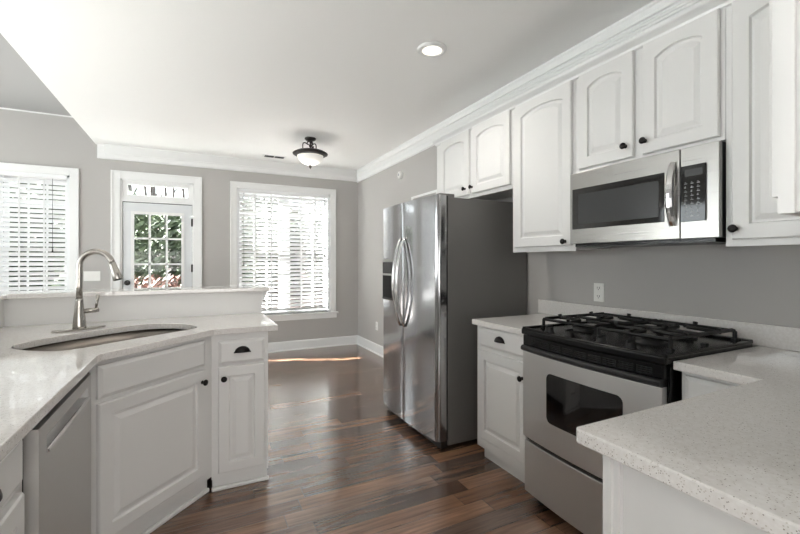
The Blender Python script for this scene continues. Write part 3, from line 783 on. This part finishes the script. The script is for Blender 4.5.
# ------------------------------------------------------------------ outlets, switch, wall fittings
def outlet(label, loc, rz):
    r = thing('outlet', label, 'outlet', loc, rz)
    p = box(-.036, .036, -.006, 0, -.058, .058).obj('cover_plate', 'plastic', r, .002)
    for z in (-.026, .026):
        s_ = MB().loops([rrect(0, z, .034, .030, .010, -.005), rrect(0, z, .034, .030, .010, -.0085)]).obj('socket', 'plastic', p)
        MB().box(-.009, -.0065, -.0092, -.008, z-.002, z+.009).box(.0055, .0085, -.0092, -.008, z-.003, z+.009).box(-.002, .002, -.0092, -.008, z-.011, z-.006).obj('slots', 'hole', s_)
    return r
outlet('white duplex outlet above the backsplash behind the range', (0, 1.750, 1.096), -PI/2)
outlet('white outlet low on the wall beside the refrigerator', (0, 5.29, .386), -PI/2)
sw = thing('light_switch', 'white switch plate on the wall left of the glazed door', 'switch', (-3.388, B, 1.115))
p = box(-.082, .082, -.006, 0, -.058, .058).obj('cover_plate', 'plastic', sw, .002)
for x in (-.046, 0, .046): box(x-.005, x+.005, -.013, -.005, -.012, .012).obj('toggle', 'plastic', p)
ch = thing('door_chime', 'round white alarm sensor high on the wall above the refrigerator', 'sensor', (0, 4.536, 2.359), -PI/2)
MB().lathe([(0, -.034), (.03, -.034), (.045, -.026), (.05, -.008), (.05, 0), (0, 0)], (0, 0, 0), 'y', 28).obj('housing', 'plastic', ch)
MB().lathe([(0, -.037), (.014, -.037), (.018, -.033), (0, -.033)], (0, 0, 0), 'y', 18).obj('lens', 'marks', ch)
wv = thing('wall_vent', 'white framed grey air grille on wall behind refrigerator top', 'vent', (0, 4.25, 1.86), -PI/2)
MB().box(0, .58, -.010, 0, .160, .185).box(0, .58, -.010, 0, 0, .025).box(0, .025, -.010, 0, .025, .16).box(.555, .58, -.010, 0, .025, .16).obj('frame', 'trim', wv, .002)
mb = MB()
for q in range(7): z = .035+q*.018; mb.loops([[(x, -.002, z), (x, -.009, z-.006), (x, -.008, z-.008), (x, -.001, z-.003)] for x in (.025, .555)])
mb.obj('louvers', 'vent', wv)

# ------------------------------------------------------------------ outside
gr = MB()._add([(-30, B+.3, -.35), (25, B+.3, -.35), (25, 16, .9), (-30, 16, .9), (25, 40, 4.2), (-30, 40, 4.2)], [(0, 1, 2, 3), (3, 2, 4, 5)])
struct(gr.obj('ground', 'ground'))
def leaves(n, rx, ry, rz, size):
    m = MB(); rnd = random.Random(n)
    for _ in range(n):
        while True:
            p = Vector((rnd.uniform(-1, 1), rnd.uniform(-1, 1), rnd.uniform(-1, 1)))
            if .06 < p.x**4+p.y**4+p.z**4 < 1: break
        c = Vector((p.x*rx, p.y*ry, rz+p.z*rz)); a = Vector((rnd.gauss(0, 1), rnd.gauss(0, 1), rnd.gauss(0, 1))).normalized(); b = a.orthogonal().normalized()
        s_ = size*rnd.uniform(.6, 1.3); d = a.cross(b)
        m._add([c-b*s_*1.4, c-d*s_*.5, c+b*s_*1.4, c+d*s_*.5], [(0, 1, 2, 3)])
    return m
def shrub(label, x, y, z, rx, rz, n, m, size=.06):
    r = thing('shrub', label, 'shrub', (x, y, z))
    leaves(n, rx, rx, rz, size).obj('foliage', m, r)
    MB().tube([(0, 0, -.05), (.03, .02, rz)], [.05, .025], 8).obj('stem', 'bark', r)
shrub('green shrub outside seen in the upper middle door panes', -3.75, 10.3, .3, .95, 1.1, 2600, 'leaf_green', .07)
shrub('dark green shrub outside in the right-hand door panes', -1.75, 11.0, .3, .95, 1.1, 2600, 'leaf_green', .07)
shrub('low reddish shrub outside in the lowest visible door panes', -3.0, 8.4, -.2, .7, .62, 1500, 'leaf_red', .045)
def evergreen(label, x, y, r0, h, n, m='leaf_green', size=.13):
    r = thing('evergreen_tree', label, 'tree', (x, y, .4))
    leaves(n, r0, r0*.8, h/2, size).obj('foliage', m, r)
    MB().tube([(0, 0, -1), (.05, .03, h*.6)], [.16, .06], 8).obj('trunk', 'bark', r)
evergreen('dense evergreen tree outside far beyond the left window', -9.3, 13.6, 1.9, 2.85, 4200)
evergreen('dense evergreen tree outside straight behind the glazed door', -5.2, 13.6, 2.0, 2.85, 4200)
evergreen('dense evergreen tree outside behind left half of the dining window', -1.1, 13.8, 1.9, 2.85, 4200)
evergreen('dense evergreen tree outside behind right half of the dining window', 2.9, 13.6, 1.9, 2.85, 4200)
evergreen('unseen tall narrow tree added outside to shade the left window', -10.0, 8.1, .85, 8.5, 3000, 'leaf_green', .17)  # out of view, added to keep direct sun off the left blind
def tree(x, y, h, r0, seed):
    rnd = random.Random(seed); r = thing('bare_tree', 'slender bare grey tree trunk in the woods outside the windows', 'tree', (x, y, 1.0), 0, 'bare trees outside')
    p = [(rnd.uniform(-.03, .03)*q, rnd.uniform(-.03, .03)*q, -.8+q*h/5) for q in range(6)]
    MB().tube(p, [r0*(1-.15*q) for q in range(6)], 8).obj('trunk', 'bark', r)
    m = MB()
    for k in range(8):
        q = rnd.uniform(1.2, 4.8); i = int(q); a = Vector(p[i]).lerp(Vector(p[i+1]), q-i); an = rnd.uniform(0, 2*PI); ln = rnd.uniform(.2, .38)
        m.tube([a, a+Vector((math.cos(an)*ln*.6, math.sin(an)*ln*.6, ln*.9)), a+Vector((math.cos(an)*ln, math.sin(an)*ln, ln*2.2))], [r0*.4, r0*.28, r0*.1], 5)
    m.obj('branches', 'bark', r)
for i in range(66):
    xx = -14.5+i*.30; tree(xx+random.uniform(-.1, .1), 18.0+(i % 4)*1.3+random.uniform(-.2, .2), random.uniform(6, 8), random.uniform(.08, .17), i)
